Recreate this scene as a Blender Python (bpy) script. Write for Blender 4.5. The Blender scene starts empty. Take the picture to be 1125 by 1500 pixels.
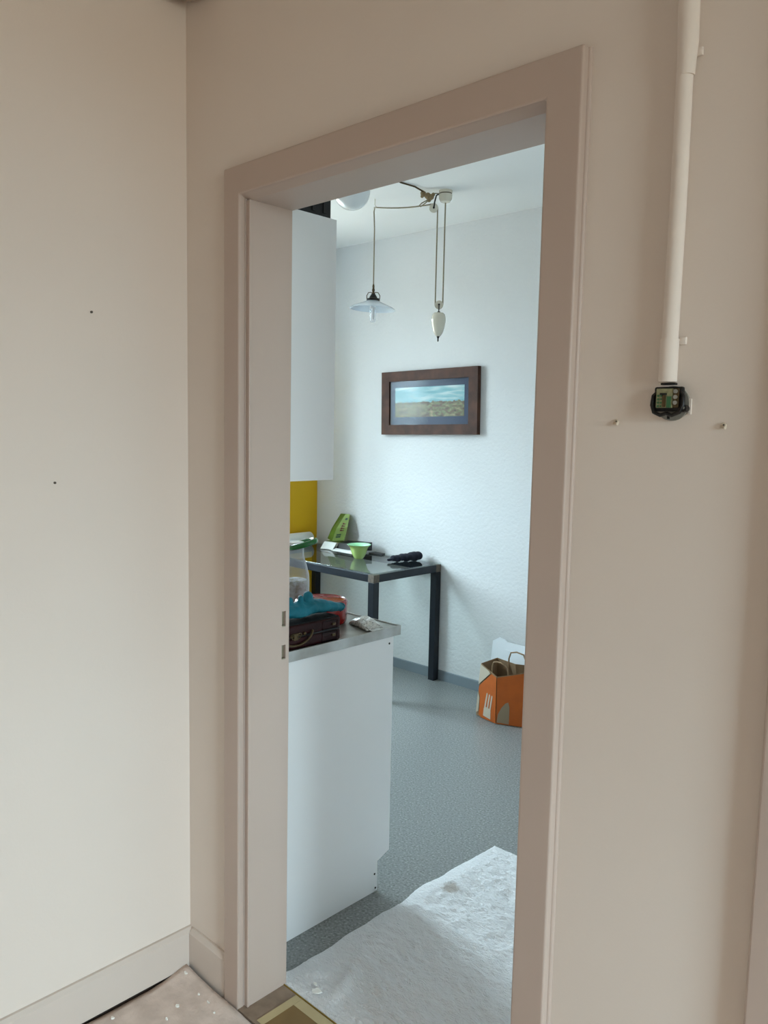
import bpy, bmesh, math, random
from mathutils import Vector, Matrix, noise

random.seed(7)
SC = bpy.context.scene
COL = SC.collection

# ------------------------------------------------------------------ camera
cam_d = bpy.data.cameras.new('camera')
cam_d.sensor_fit = 'HORIZONTAL'
cam_d.sensor_width = 36.0
cam_d.lens = 36.0 * 1178.37 / 1125.0
cam_d.clip_start = 0.02
cam = bpy.data.objects.new('camera', cam_d)
COL.objects.link(cam)
_a, _p, _r = -0.759845, -0.102781, 0.020137
_f = Vector((math.sin(_a) * math.cos(_p), math.cos(_a) * math.cos(_p), math.sin(_p)))
_rt = Vector((math.cos(_a), -math.sin(_a), 0))
_up = _rt.cross(_f)
_r2 = math.cos(_r) * _rt + math.sin(_r) * _up
_u2 = -math.sin(_r) * _rt + math.cos(_r) * _up
cam.matrix_world = Matrix(((_r2.x, _u2.x, -_f.x, 0), (_r2.y, _u2.y, -_f.y, 0), (_r2.z, _u2.z, -_f.z, 1.55), (0, 0, 0, 1)))
SC.camera = cam

# ------------------------------------------------------------------ world, daylight, exposure
w = bpy.data.worlds.new('overcast_sky')
SC.world = w
w.use_nodes = True
_nt = w.node_tree
_tc = _nt.nodes.new('ShaderNodeTexCoord')
_sp = _nt.nodes.new('ShaderNodeSeparateXYZ')
_rm = _nt.nodes.new('ShaderNodeValToRGB')
_sky = Vector((0.75, 0.90, 1.04))
_e = _rm.color_ramp.elements
_e[0].position, _e[0].color = 0.498, (0.115, 0.11, 0.10, 1)                         # ground and houses below the horizon
_e[1].position, _e[1].color = 1.0, (*_sky, 1)                                       # overcast sky, brightest overhead
_k = _e.new(0.502)
_k.color = (*(_sky / 3), 1)
_mr = _nt.nodes.new('ShaderNodeMapRange')
_mr.inputs['From Min'].default_value = -1.0
_nt.links.new(_tc.outputs['Generated'], _sp.inputs[0])
_nt.links.new(_sp.outputs['Z'], _mr.inputs['Value'])
_nt.links.new(_mr.outputs[0], _rm.inputs['Fac'])
_nt.links.new(_rm.outputs['Color'], _nt.nodes['Background'].inputs[0])
_nt.nodes['Background'].inputs[1].default_value = SKY = 80.0


def portal(name, loc, rot, sx, sy):
    """window opening through which the sky lights the room"""
    d = bpy.data.lights.new(name, 'AREA')
    d.shape = 'RECTANGLE'
    d.size, d.size_y = sx, sy
    d.cycles.is_portal = True
    o = bpy.data.objects.new(name, d)
    o.location = loc
    o.rotation_euler = rot
    COL.objects.link(o)
    return o


portal('kitchen_window_opening', (-4.60, 2.65, 1.74), (0, math.radians(-90), 0), 1.48, 0.90)
portal('hall_window_opening', (3.42, -0.05, 1.625), (0, math.radians(90), 0), 1.75, 1.32)

SC.view_settings.view_transform = 'Standard'
SC.view_settings.look = 'None'
SC.view_settings.gamma = 1.0
SC.view_settings.exposure = 0.0
SC.view_settings.use_curve_mapping = False
SC.cycles.max_bounces = 10
SC.cycles.diffuse_bounces = 6
SC.cycles.transparent_max_bounces = 16
SC.cycles.caustics_reflective = False
SC.cycles.caustics_refractive = False
SC.cycles.use_denoising = True


# ------------------------------------------------------------------ materials
def lin(c):
    return tuple((x / 255 / 12.92 if x / 255 <= 0.04045 else ((x / 255 + 0.055) / 1.055) ** 2.4) for x in c) + (1,)


def mat(name, rgb, rough=0.6, metal=0.0, var=0.0, vscale=8.0, bump=0.0, bscale=60.0, spec=0.5, coat=0.0, rgb2=None, detail=4.0, bdist=0.004):
    """procedural principled material: sRGB colour, optional noise colour variation towards rgb2 and noise relief"""
    m = bpy.data.materials.new(name)
    m.use_nodes = True
    nt = m.node_tree
    b = nt.nodes['Principled BSDF']
    b.inputs['Roughness'].default_value = rough
    b.inputs['Metallic'].default_value = metal
    b.inputs['Specular IOR Level'].default_value = spec
    b.inputs['Coat Weight'].default_value = coat
    b.inputs['Coat Roughness'].default_value = 0.05
    tc = nt.nodes.new('ShaderNodeTexCoord')
    if var > 0 or rgb2:
        n = nt.nodes.new('ShaderNodeTexNoise')
        n.inputs['Scale'].default_value = vscale
        n.inputs['Detail'].default_value = detail
        nt.links.new(tc.outputs['Object'], n.inputs['Vector'])
        r = nt.nodes.new('ShaderNodeValToRGB')
        r.color_ramp.elements[0].position = 0.35
        r.color_ramp.elements[1].position = 0.65
        c1 = lin(rgb)
        c2 = lin(rgb2) if rgb2 else tuple(min(1, x * (1 - var)) for x in c1[:3]) + (1,)
        r.color_ramp.elements[0].color = c2
        r.color_ramp.elements[1].color = c1
        nt.links.new(n.outputs['Fac'], r.inputs['Fac'])
        nt.links.new(r.outputs['Color'], b.inputs['Base Color'])
    else:
        b.inputs['Base Color'].default_value = lin(rgb)
    if bump > 0:
        n2 = nt.nodes.new('ShaderNodeTexNoise')
        n2.inputs['Scale'].default_value = bscale
        n2.inputs['Detail'].default_value = 5
        nt.links.new(tc.outputs['Object'], n2.inputs['Vector'])
        bp = nt.nodes.new('ShaderNodeBump')
        bp.inputs['Strength'].default_value = bump
        bp.inputs['Distance'].default_value = bdist
        nt.links.new(n2.outputs['Fac'], bp.inputs['Height'])
        nt.links.new(bp.outputs['Normal'], b.inputs['Normal'])
    return m


def thin_glass(name, tint=(0.93, 0.97, 0.95), rough=0.02, ior=1.45):
    m = bpy.data.materials.new(name)
    m.use_nodes = True
    nt = m.node_tree
    nt.nodes.remove(nt.nodes['Principled BSDF'])
    out = nt.nodes['Material Output']
    t = nt.nodes.new('ShaderNodeBsdfTransparent')
    t.inputs[0].default_value = tint + (1,)
    g = nt.nodes.new('ShaderNodeBsdfGlossy')
    g.inputs['Roughness'].default_value = rough
    f = nt.nodes.new('ShaderNodeFresnel')
    f.inputs['IOR'].default_value = ior
    mx = nt.nodes.new('ShaderNodeMixShader')
    ge = nt.nodes.new('ShaderNodeNewGeometry')
    inv = nt.nodes.new('ShaderNodeMath'); inv.operation = 'SUBTRACT'; inv.inputs[0].default_value = 1.0
    nt.links.new(ge.outputs['Backfacing'], inv.inputs[1])
    mu = nt.nodes.new('ShaderNodeMath'); mu.operation = 'MULTIPLY'
    nt.links.new(f.outputs[0], mu.inputs[0])
    nt.links.new(inv.outputs[0], mu.inputs[1])
    nt.links.new(mu.outputs[0], mx.inputs[0])
    nt.links.new(t.outputs[0], mx.inputs[1])
    nt.links.new(g.outputs[0], mx.inputs[2])
    nt.links.new(mx.outputs[0], out.inputs['Surface'])
    return m


M = {}
M['hall_wall'] = mat('hall_wall_paint', (227, 215, 205), 0.75, var=0.03, vscale=1.5, bump=0.10, bscale=160, bdist=0.002, spec=0.25)
M['trim'] = mat('trim_paint', (189, 170, 158), 0.42, var=0.03, vscale=3, bump=0.04, bscale=40, spec=0.4)
M['baseboard'] = mat('lit_trim_paint', (212, 199, 189), 0.45, var=0.03, vscale=3, spec=0.4)  # same paint as the trim, lightened: brighter light put into the colour
M['dark_gap'] = mat('shaded_old_wood', (52, 38, 28), 0.9, var=0.4, vscale=30)  # old floor wood darkened, the shade of the gap in its colour
M['kitchen_wall'] = mat('kitchen_plaster', (219, 220, 221), 0.85, var=0.03, vscale=2, bump=0.55, bscale=55, bdist=0.006, spec=0.2)
M['kitchen_ceiling'] = mat('kitchen_ceiling_paint', (242, 243, 243), 0.8, bump=0.08, bscale=70, spec=0.2)
M['yellow'] = mat('yellow_paint', (224, 176, 26), 0.6, var=0.05, vscale=3, spec=0.3)
M['subfloor'] = mat('hall_bounce_floor', (126, 104, 86), 0.6, var=0.2, vscale=12)  # unseen floor, brown oak tone invented for warm bounce light
M['white_melamine'] = mat('white_melamine', (238, 239, 240), 0.38, var=0.02, vscale=2, spec=0.4)
M['steel'] = mat('worn_steel', (178, 178, 172), 0.30, metal=0.5, var=0.3, vscale=9, bump=0.05, bscale=30, rgb2=(120, 118, 110))
M['steel_edge'] = mat('worn_steel_edge', (200, 203, 204), 0.38, metal=0.35, rgb2=(158, 156, 150), vscale=7, bump=0.1, bscale=40)
M['black_plastic'] = mat('black_plastic', (13, 13, 16), 0.55)
M['black_metal'] = mat('black_metal', (20, 19, 19), 0.45, metal=0.3)
M['blue_steel'] = mat('dark_blue_steel', (27, 33, 42), 0.42, metal=0.2, var=0.25, vscale=14)
M['rust'] = mat('weld_brown', (104, 92, 80), 0.7, var=0.4, vscale=60)
M['porcelain'] = mat('porcelain', (222, 216, 200), 0.15, coat=0.4)
M['cord'] = mat('fabric_cord', (150, 140, 118), 0.9, var=0.2, vscale=200)
M['brass_dark'] = mat('aged_brass', (92, 76, 52), 0.4, metal=0.8, var=0.3, vscale=40)
M['knot'] = mat('cloth_tape', (150, 130, 98), 0.9, var=0.35, vscale=90, bump=0.5, bscale=120)
M['walnut'] = mat('walnut_wood', (82, 52, 40), 0.6, var=0.45, vscale=14, spec=0.25, bump=0.1, bscale=60)
M['mat_board'] = mat('grey_blue_mount', (66, 76, 98), 0.7, spec=0.2)
M['lime'] = mat('lime_glaze', (174, 202, 112), 0.2, coat=0.5)
M['mint'] = mat('mint_glaze', (168, 222, 178), 0.25, coat=0.3)
M['navy'] = mat('navy_fabric', (17, 19, 40), 0.85, var=0.3, vscale=40, bump=0.4, bscale=90)
M['paper'] = mat('white_paper', (232, 234, 230), 0.7, bump=0.1, bscale=80)
M['white_card'] = mat('white_card', (236, 240, 246), 0.6)
M['teal'] = mat('teal_rubber', (26, 116, 134), 0.6, spec=0.3, var=0.15, vscale=20, bump=0.15, bscale=120)
M['burgundy'] = mat('burgundy_leather', (46, 9, 11), 0.45, spec=0.2, var=0.35, vscale=25, bump=0.2, bscale=180)
M['case_top'] = mat('black_worn_leather', (17, 15, 16), 0.55, spec=0.2, var=0.45, vscale=30, bump=0.3, bscale=160)
M['red'] = mat('red_enamel', (138, 14, 10), 0.2, spec=0.35, coat=0.25)
M['kraft'] = mat('kraft_paper', (150, 122, 92), 0.85, var=0.12, vscale=30, bump=0.15, bscale=50)
M['orange_print'] = mat('orange_print', (192, 94, 22), 0.6, var=0.1, vscale=20, bump=0.1, bscale=40)
M['cream_print'] = mat('pale_print', (196, 184, 164), 0.7)
M['taupe_print'] = mat('taupe_print', (150, 132, 108), 0.7)
M['green_pack'] = mat('green_foil', (92, 122, 34), 0.5, var=0.3, vscale=18)
M['green_pack2'] = mat('light_green_foil', (124, 146, 70), 0.5, var=0.15, vscale=25)
M['print_red'] = mat('dark_red_print', (84, 20, 16), 0.6)
M['print_green'] = mat('dark_green_print', (40, 66, 46), 0.6)
M['black_print'] = mat('black_printed_card', (22, 20, 24), 0.45, rgb2=(26, 22, 22), vscale=20)
M['brown_print'] = mat('brown_print', (112, 92, 78), 0.6, var=0.5, vscale=90)
M['bottle_green'] = mat('green_plastic', (10, 104, 36), 0.2, coat=0.4)
M['white_plastic'] = mat('white_plastic', (224, 224, 222), 0.4)
M['powder'] = mat('grey_white_powder', (206, 204, 208), 0.9, rgb2=(150, 140, 120), vscale=60, bump=0.6, bscale=60)
M['pcb'] = mat('terminal_plastic', (150, 148, 112), 0.5, var=0.25, vscale=200)
M['pcb_green'] = mat('green_terminal', (46, 98, 60), 0.45)
M['box_grey'] = mat('grey_insert_box', (142, 138, 128), 0.7, var=0.2, vscale=60)
M['plug'] = mat('pale_wall_plug', (206, 192, 172), 0.6)
M['flake'] = mat('paint_flake', (250, 249, 244), 0.6)
M['hole'] = mat('dark_hole', (30, 28, 26), 0.9)
M['tape'] = mat('masking_tape', (192, 174, 132), 0.6, var=0.1, vscale=20)
M['cardboard'] = mat('brown_cardboard', (128, 102, 62), 0.85, var=0.1, vscale=12)
M['threshold'] = mat('worn_threshold_wood', (150, 130, 112), 0.8, rgb2=(120, 102, 86), vscale=16, bump=0.2, bscale=60)
M['brass'] = mat('brass_strip', (150, 122, 48), 0.4, metal=0.6)
M['baseboard_grey'] = mat('grey_vinyl_skirting', (124, 134, 142), 0.45, var=0.05)
M['opal'] = mat('opal_glass', (236, 240, 242), 0.08, coat=0.6)
M['shade'] = mat('opal_shade_glass', (216, 228, 240), 0.15, coat=0.5)
M['hall_fleece'] = mat('hall_fleece', (226, 210, 200), 0.95, rgb2=(208, 192, 182), vscale=22, bump=0.5, bscale=110, spec=0.1)
M['metal_pocket'] = mat('strike_metal', (150, 142, 122), 0.45, metal=0.5)
M['glass'] = thin_glass('clear_glass')
def cloudy(name, amount):
    m = thin_glass(name, (0.94, 0.95, 0.97), 0.05, 1.5)
    nt = m.node_tree
    out = nt.nodes['Material Output']
    src = out.inputs['Surface'].links[0].from_socket
    d = nt.nodes.new('ShaderNodeBsdfDiffuse')
    d.inputs[0].default_value = (0.8, 0.81, 0.84, 1)
    lw = nt.nodes.new('ShaderNodeLayerWeight')
    lw.inputs['Blend'].default_value = 0.25
    mu = nt.nodes.new('ShaderNodeMath'); mu.operation = 'MULTIPLY_ADD'
    mu.inputs[1].default_value = 0.5; mu.inputs[2].default_value = amount
    nt.links.new(lw.outputs['Facing'], mu.inputs[0])
    mx = nt.nodes.new('ShaderNodeMixShader')
    nt.links.new(mu.outputs[0], mx.inputs[0])
    nt.links.new(src, mx.inputs[1])
    nt.links.new(d.outputs[0], mx.inputs[2])
    nt.links.new(mx.outputs[0], out.inputs['Surface'])
    return m


M['cloudy'] = cloudy('cloudy_bottle', 0.16)
M['bulb_glass'] = cloudy('bulb_glass', 0.10)
M['glass_green'] = thin_glass('table_glass', (0.92, 0.965, 0.95), 0.02, 2.1)
M['picture_glass'] = thin_glass('picture_glass', (0.97, 0.98, 0.98), 0.16, 1.28)


def vinyl():
    m = mat('speckled_grey_vinyl', (120, 130, 136), 0.33, spec=0.5)
    nt = m.node_tree
    b = nt.nodes['Principled BSDF']
    tc = nt.nodes.new('ShaderNodeTexCoord')
    n = nt.nodes.new('ShaderNodeTexNoise')
    n.inputs['Scale'].default_value = 130
    n.inputs['Detail'].default_value = 3
    r = nt.nodes.new('ShaderNodeValToRGB')
    e = r.color_ramp.elements
    e[0].position, e[0].color = 0.33, lin((97, 98, 97))
    e[1].position, e[1].color = 0.70, lin((164, 165, 163))
    k = e.new(0.44); k.color = lin((123, 125, 124))
    k = e.new(0.58); k.color = lin((133, 135, 134))
    nt.links.new(tc.outputs['Object'], n.inputs['Vector'])
    nt.links.new(n.outputs['Fac'], r.inputs['Fac'])
    nt.links.new(r.outputs['Color'], b.inputs['Base Color'])
    return m


M['vinyl'] = vinyl()


def fleece():
    """white painter's fleece: fine crinkles as relief"""
    m = mat('white_fleece', (236, 236, 238), 0.8, spec=0.25)
    nt = m.node_tree
    b = nt.nodes['Principled BSDF']
    tc = nt.nodes.new('ShaderNodeTexCoord')
    mp = nt.nodes.new('ShaderNodeMapping')
    mp.inputs['Scale'].default_value = (1.0, 2.4, 1.0)
    mp.inputs['Rotation'].default_value = (0, 0, 0.5)
    n = nt.nodes.new('ShaderNodeTexNoise')
    n.inputs['Scale'].default_value = 48
    n.inputs['Detail'].default_value = 5
    n.inputs['Distortion'].default_value = 1.6
    bp = nt.nodes.new('ShaderNodeBump')
    bp.inputs['Strength'].default_value = 0.9
    bp.inputs['Distance'].default_value = 0.010
    nt.links.new(tc.outputs['Object'], mp.inputs['Vector'])
    nt.links.new(mp.outputs['Vector'], n.inputs['Vector'])
    nt.links.new(n.outputs['Fac'], bp.inputs['Height'])
    nt.links.new(bp.outputs['Normal'], b.inputs['Normal'])
    # pale brown stain on the fleece
    vm = nt.nodes.new('ShaderNodeVectorMath'); vm.operation = 'DISTANCE'
    vm.inputs[1].default_value = (-1.585, 2.034, 0.012)
    nt.links.new(tc.outputs['Object'], vm.inputs[0])
    sn = nt.nodes.new('ShaderNodeTexNoise'); sn.inputs['Scale'].default_value = 60
    nt.links.new(tc.outputs['Object'], sn.inputs['Vector'])
    ad = nt.nodes.new('ShaderNodeMath'); ad.operation = 'MULTIPLY_ADD'
    ad.inputs[1].default_value = 0.04
    nt.links.new(sn.outputs['Fac'], ad.inputs[0]); nt.links.new(vm.outputs['Value'], ad.inputs[2])
    rr = nt.nodes.new('ShaderNodeValToRGB')
    rr.color_ramp.elements[0].position, rr.color_ramp.elements[0].color = 0.040, lin((186, 178, 172))
    rr.color_ramp.elements[1].position, rr.color_ramp.elements[1].color = 0.056, lin((236, 236, 238))
    nt.links.new(ad.outputs[0], rr.inputs['Fac'])
    nt.links.new(rr.outputs['Color'], b.inputs['Base Color'])
    return m


M['fleece'] = fleece()


def landscape():
    """flat print in the frame: teal sky with cloud, bushes on a brown heath"""
    m = mat('landscape_print', (150, 180, 180), 0.6)
    nt = m.node_tree
    b = nt.nodes['Principled BSDF']
    tc = nt.nodes.new('ShaderNodeTexCoord')
    sep = nt.nodes.new('ShaderNodeSeparateXYZ')
    nt.links.new(tc.outputs['Generated'], sep.inputs[0])

    def ramp(stops):
        r = nt.nodes.new('ShaderNodeValToRGB')
        e = r.color_ramp.elements
        e[0].position, e[0].color = stops[0][0], lin(stops[0][1])
        e[1].position, e[1].color = stops[-1][0], lin(stops[-1][1])
        for p, c in stops[1:-1]:
            k = e.new(p); k.color = lin(c)
        return r

    def noise_tex(scale, sx=1.0, sz=1.0, det=5):
        mp = nt.nodes.new('ShaderNodeMapping')
        mp.inputs['Scale'].default_value = (sx, 1, sz)
        n = nt.nodes.new('ShaderNodeTexNoise')
        n.inputs['Scale'].default_value = scale
        n.inputs['Detail'].default_value = det
        nt.links.new(tc.outputs['Generated'], mp.inputs['Vector'])
        nt.links.new(mp.outputs['Vector'], n.inputs['Vector'])
        return n

    def math_node(op, a, bb):
        x = nt.nodes.new('ShaderNodeMath')
        x.operation = op
        for i, s in enumerate((a, bb)):
            if isinstance(s, (int, float)):
                x.inputs[i].default_value = s
            else:
                nt.links.new(s, x.inputs[i])
        return x.outputs[0]

    cloud = noise_tex(3.0, 1.0, 3.0)
    sky = ramp([(0.30, (92, 150, 162)), (0.5, (134, 180, 188)), (0.68, (200, 214, 212))])
    nt.links.new(cloud.outputs['Fac'], sky.inputs['Fac'])
    land_n = noise_tex(7.0, 2.2, 1.4)
    land = ramp([(0.30, (48, 58, 44)), (0.43, (104, 80, 62)), (0.54, (104, 110, 72)), (0.7, (160, 132, 104))])
    nt.links.new(land_n.outputs['Fac'], land.inputs['Fac'])
    edge_n = noise_tex(10.0, 2.0, 0.0)
    horizon = math_node('ADD', math_node('MULTIPLY', edge_n.outputs['Fac'], 0.26), 0.37)
    fac = math_node('GREATER_THAN', sep.outputs['Z'], horizon)
    mx = nt.nodes.new('ShaderNodeMixRGB')
    nt.links.new(fac, mx.inputs[0])
    nt.links.new(land.outputs['Color'], mx.inputs[1])
    nt.links.new(sky.outputs['Color'], mx.inputs[2])
    nt.links.new(mx.outputs[0], b.inputs['Base Color'])
    return m


M['landscape'] = landscape()


def scribble():
    """white packet with thin black line drawing"""
    m = mat('packet_line_print', (214, 212, 206), 0.35)
    nt = m.node_tree
    b = nt.nodes['Principled BSDF']
    tc = nt.nodes.new('ShaderNodeTexCoord')
    n = nt.nodes.new('ShaderNodeTexNoise')
    n.inputs['Scale'].default_value = 38
    n.inputs['Detail'].default_value = 1
    n.inputs['Distortion'].default_value = 2.0
    nt.links.new(tc.outputs['Object'], n.inputs['Vector'])
    r = nt.nodes.new('ShaderNodeValToRGB')
    e = r.color_ramp.elements
    e[0].position, e[0].color = 0.47, lin((214, 212, 206))
    e[1].position, e[1].color = 0.53, lin((214, 212, 206))
    k = e.new(0.49); k.color = lin((60, 58, 58))
    k = e.new(0.51); k.color = lin((60, 58, 58))
    nt.links.new(n.outputs['Fac'], r.inputs['Fac'])
    nt.links.new(r.outputs['Color'], b.inputs['Base Color'])
    return m


M['scribble'] = scribble()


# ------------------------------------------------------------------ mesh helpers
class MB:
    def __init__(self):
        self.bm = bmesh.new()

    def box(self, x0, x1, y0, y1, z0, z1, bev=0.0, seg=2):
        t = bmesh.new()
        vs = [t.verts.new((x, y, z)) for x in (x0, x1) for y in (y0, y1) for z in (z0, z1)]
        for f in ((0, 1, 3, 2), (4, 6, 7, 5), (0, 4, 5, 1), (2, 3, 7, 6), (0, 2, 6, 4), (1, 5, 7, 3)):
            t.faces.new([vs[i] for i in f])
        bmesh.ops.recalc_face_normals(t, faces=t.faces)
        if bev > 0:
            bmesh.ops.bevel(t, geom=list(t.edges), offset=bev, segments=seg, affect='EDGES', profile=0.5)
        self._merge(t)
        return self

    def _merge(self, t):
        me = bpy.data.meshes.new('tmp')
        t.to_mesh(me)
        t.free()
        self.bm.from_mesh(me)
        bpy.data.meshes.remove(me)

    def lathe(self, prof, center=(0, 0, 0), seg=32, axis='Z', cap=True):
        """prof: list of (radius, height)"""
        t = bmesh.new()
        rings = []
        for r, h in prof:
            ring = []
            for i in range(seg):
                a = 2 * math.pi * i / seg
                ring.append(t.verts.new((r * math.cos(a), r * math.sin(a), h)))
            rings.append(ring)
        for a, b in zip(rings[:-1], rings[1:]):
            for i in range(seg):
                j = (i + 1) % seg
                t.faces.new((a[i], a[j], b[j], b[i]))
        if cap:
            t.faces.new(list(reversed(rings[0])))
            t.faces.new(rings[-1])
        bmesh.ops.remove_doubles(t, verts=t.verts, dist=1e-5)
        bmesh.ops.recalc_face_normals(t, faces=t.faces)
        if axis == 'X':
            bmesh.ops.rotate(t, verts=t.verts, matrix=Matrix.Rotation(math.pi / 2, 3, 'Y'))
        elif axis == 'Y':
            bmesh.ops.rotate(t, verts=t.verts, matrix=Matrix.Rotation(-math.pi / 2, 3, 'X'))
        elif isinstance(axis, Vector):
            q = Vector((0, 0, 1)).rotation_difference(axis.normalized())
            bmesh.ops.rotate(t, verts=t.verts, matrix=q.to_matrix())
        bmesh.ops.translate(t, verts=t.verts, vec=Vector(center))
        self._merge(t)
        return self

    def tube(self, pts, r, seg=8, closed=False):
        pts = [Vector(p) for p in pts]
        n = len(pts)
        rr = r if isinstance(r, (list, tuple)) else [r] * n
        t = bmesh.new()
        rings = []
        up = None
        for i, p in enumerate(pts):
            if closed:
                d = pts[(i + 1) % n] - pts[i - 1]
            else:
                d = pts[min(i + 1, n - 1)] - pts[max(i - 1, 0)]
            d.normalize()
            if up is None:
                up = Vector((0, 0, 1)) if abs(d.z) < 0.9 else Vector((1, 0, 0))
            s = d.cross(up).normalized()
            up = s.cross(d).normalized()
            rings.append([t.verts.new(p + rr[i] * (math.cos(2 * math.pi * k / seg) * s + math.sin(2 * math.pi * k / seg) * up)) for k in range(seg)])
        m = n if closed else n - 1
        for i in range(m):
            a, b = rings[i], rings[(i + 1) % n]
            for k in range(seg):
                j = (k + 1) % seg
                t.faces.new((a[k], a[j], b[j], b[k]))
        if not closed:
            t.faces.new(rings[0]); t.faces.new(rings[-1])
        bmesh.ops.recalc_face_normals(t, faces=t.faces)
        self._merge(t)
        return self

    def prism(self, poly, vec):
        """closed polygon of 3D points extruded by vec"""
        t = bmesh.new()
        vec = Vector(vec)
        a = [t.verts.new(Vector(p)) for p in poly]
        b = [t.verts.new(Vector(p) + vec) for p in poly]
        t.faces.new(a); t.faces.new(list(reversed(b)))
        for i in range(len(a)):
            j = (i + 1) % len(a)
            t.faces.new((a[i], a[j], b[j], b[i]))
        bmesh.ops.recalc_face_normals(t, faces=t.faces)
        self._merge(t)
        return self

    def ball(self, c, r, rot=None, sub=3):
        t = bmesh.new()
        bmesh.ops.create_icosphere(t, subdivisions=sub, radius=1.0)
        mm = Matrix.Diagonal(Vector(r if isinstance(r, (tuple, list)) else (r, r, r))).to_4x4()
        if rot:
            mm = rot.to_4x4() @ mm
        bmesh.ops.transform(t, matrix=Matrix.Translation(Vector(c)) @ mm, verts=t.verts)
        self._merge(t)
        return self

    def grid(self, fn, nu, nv):
        t = bmesh.new()
        vs = [[t.verts.new(fn(i / nu, j / nv)) for j in range(nv + 1)] for i in range(nu + 1)]
        for i in range(nu):
            for j in range(nv):
                t.faces.new((vs[i][j], vs[i + 1][j], vs[i + 1][j + 1], vs[i][j + 1]))
        bmesh.ops.recalc_face_normals(t, faces=t.faces)
        self._merge(t)
        return self

    def build(self, name, material, parent=None, smooth=False, origin=None):
        me = bpy.data.meshes.new(name)
        if origin is not None:
            bmesh.ops.translate(self.bm, verts=self.bm.verts, vec=-Vector(origin))
        self.bm.to_mesh(me)
        self.bm.free()
        me.materials.append(M[material] if isinstance(material, str) else material)
        if smooth:
            for p in me.polygons:
                p.use_smooth = True
            try:
                me.set_sharp_from_angle(angle=math.radians(40))
            except Exception:
                pass
        o = bpy.data.objects.new(name, me)
        COL.objects.link(o)
        if origin is not None:
            o.location = origin
        if parent is not None:
            o.parent = parent
            if origin is not None:
                o.location = Vector(origin) - parent.location
            else:
                o.matrix_parent_inverse = Matrix.Translation(-parent.location)
        return o


def tag(o, label, cat, group=None, kind=None):
    o['label'] = label
    o['category'] = cat
    if group:
        o['group'] = group
    if kind:
        o['kind'] = kind
    return o


def thing(name, loc, label, cat, group=None, kind=None):
    o = bpy.data.objects.new(name, None)
    o.empty_display_size = 0.05
    o.location = loc
    COL.objects.link(o)
    return tag(o, label, cat, group, kind)


def structure(name, mb, material, label, cat, smooth=False):
    return tag(mb.build(name, material, smooth=smooth), label, cat, kind='structure')


# ------------------------------------------------------------------ dimensions
XL = -1.885            # hall left wall
YD, YK = 1.211, 1.345  # door wall: hall face, kitchen face
JL, JR = -1.618, -0.790  # jamb faces of the doorway
JH = 2.0915             # underside of the door head
YF = 3.803             # kitchen far wall
XY_ = -4.275           # yellow window wall of the kitchen
ZC = 2.755             # ceilings
XR, YB = 3.40, -3.2    # hall right wall, back wall
XKR = -0.50             # unseen kitchen right wall, set close to bounce light

# ------------------------------------------------------------------ setting
structure('floor', MB().box(XL - 0.1, XR + 0.1, YB - 0.1, YD, -0.12, 0.0), 'subfloor', 'unseen brown hall floor under the painter fleece', 'floor')
structure('floor_kitchen', MB().box(XY_ - 0.36, XKR + 0.1, YD, YF + 0.1, -0.12, 0.0), 'vinyl', 'grey speckled vinyl kitchen floor', 'floor')
structure('ceiling', MB().box(XL - 0.1, XR + 0.1, YB - 0.1, YK, ZC, ZC + 0.1), 'hall_wall', 'off-white ceiling of the hall', 'ceiling')
structure('ceiling_kitchen', MB().box(XY_ - 0.36, XKR + 0.1, YK, YF + 0.1, ZC, ZC + 0.1), 'kitchen_ceiling', 'white ceiling of the kitchen', 'ceiling')
structure('wall_left', MB().box(XL - 0.1, XL, YB - 0.1, YD, 0, ZC), 'hall_wall', 'cream painted wall left of the doorway', 'wall')
structure('wall_back', MB().box(XL - 0.1, XR + 0.1, YB - 0.1, YB, 0, ZC), 'hall_wall', 'cream hall wall behind the viewer', 'wall')
wr = MB()
wr.box(XR, XR + 0.1, YB, -0.71, 0, ZC).box(XR, XR + 0.1, 0.61, YD, 0, ZC)
wr.box(XR, XR + 0.1, -0.71, 0.61, 0, 0.75).box(XR, XR + 0.1, -0.71, 0.61, 2.50, ZC)
structure('wall_right', wr, 'hall_wall', 'cream hall wall with the window', 'wall')
wd = MB()
fx0, fx1, fz = JL - 0.012, JR + 0.012, JH + 0.012     # rough opening behind the lining
wd.box(XL - 0.1, fx0, YD, YK, 0, ZC).box(fx1, XR + 0.1, YD, YK, 0, ZC).box(fx0, fx1, YD, YK, fz, ZC)
wd.box(-4.7, XL - 0.1, YD, YK, 0, ZC)
structure('wall_front', wd, 'hall_wall', 'beige painted wall with the open doorway', 'wall')
structure('wall_kitchen_far', MB().box(XY_ - 0.36, XKR + 0.1, YF, YF + 0.1, 0, ZC), 'kitchen_wall', 'white rough plaster wall at the far side of the kitchen', 'wall')
structure('wall_kitchen_right', MB().box(XKR, XKR + 0.1, YK, YF, 0, ZC), 'kitchen_ceiling', 'white kitchen wall hidden right of the doorway', 'wall')  # unseen wall, given the brighter ceiling white to bounce more light
wk = MB()
a, b, z0, z1 = 2.20, 3.10, 1.00, 2.48
wk.box(XY_ - 0.36, XY_, YK, a, 0, ZC).box(XY_ - 0.36, XY_, b, YF, 0, ZC)
wk.box(XY_ - 0.36, XY_, a, b, 0, z0).box(XY_ - 0.36, XY_, a, b, z1, ZC)
wkl = structure('wall_kitchen_left', wk, 'kitchen_wall', 'kitchen window wall with the yellow corner behind the table', 'wall')
MB().box(XY_ + 0.0005, XY_ + 0.004, 3.30, YF - 0.0005, 0.0, 2.10).build('yellow_panel', 'yellow', wkl)


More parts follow.
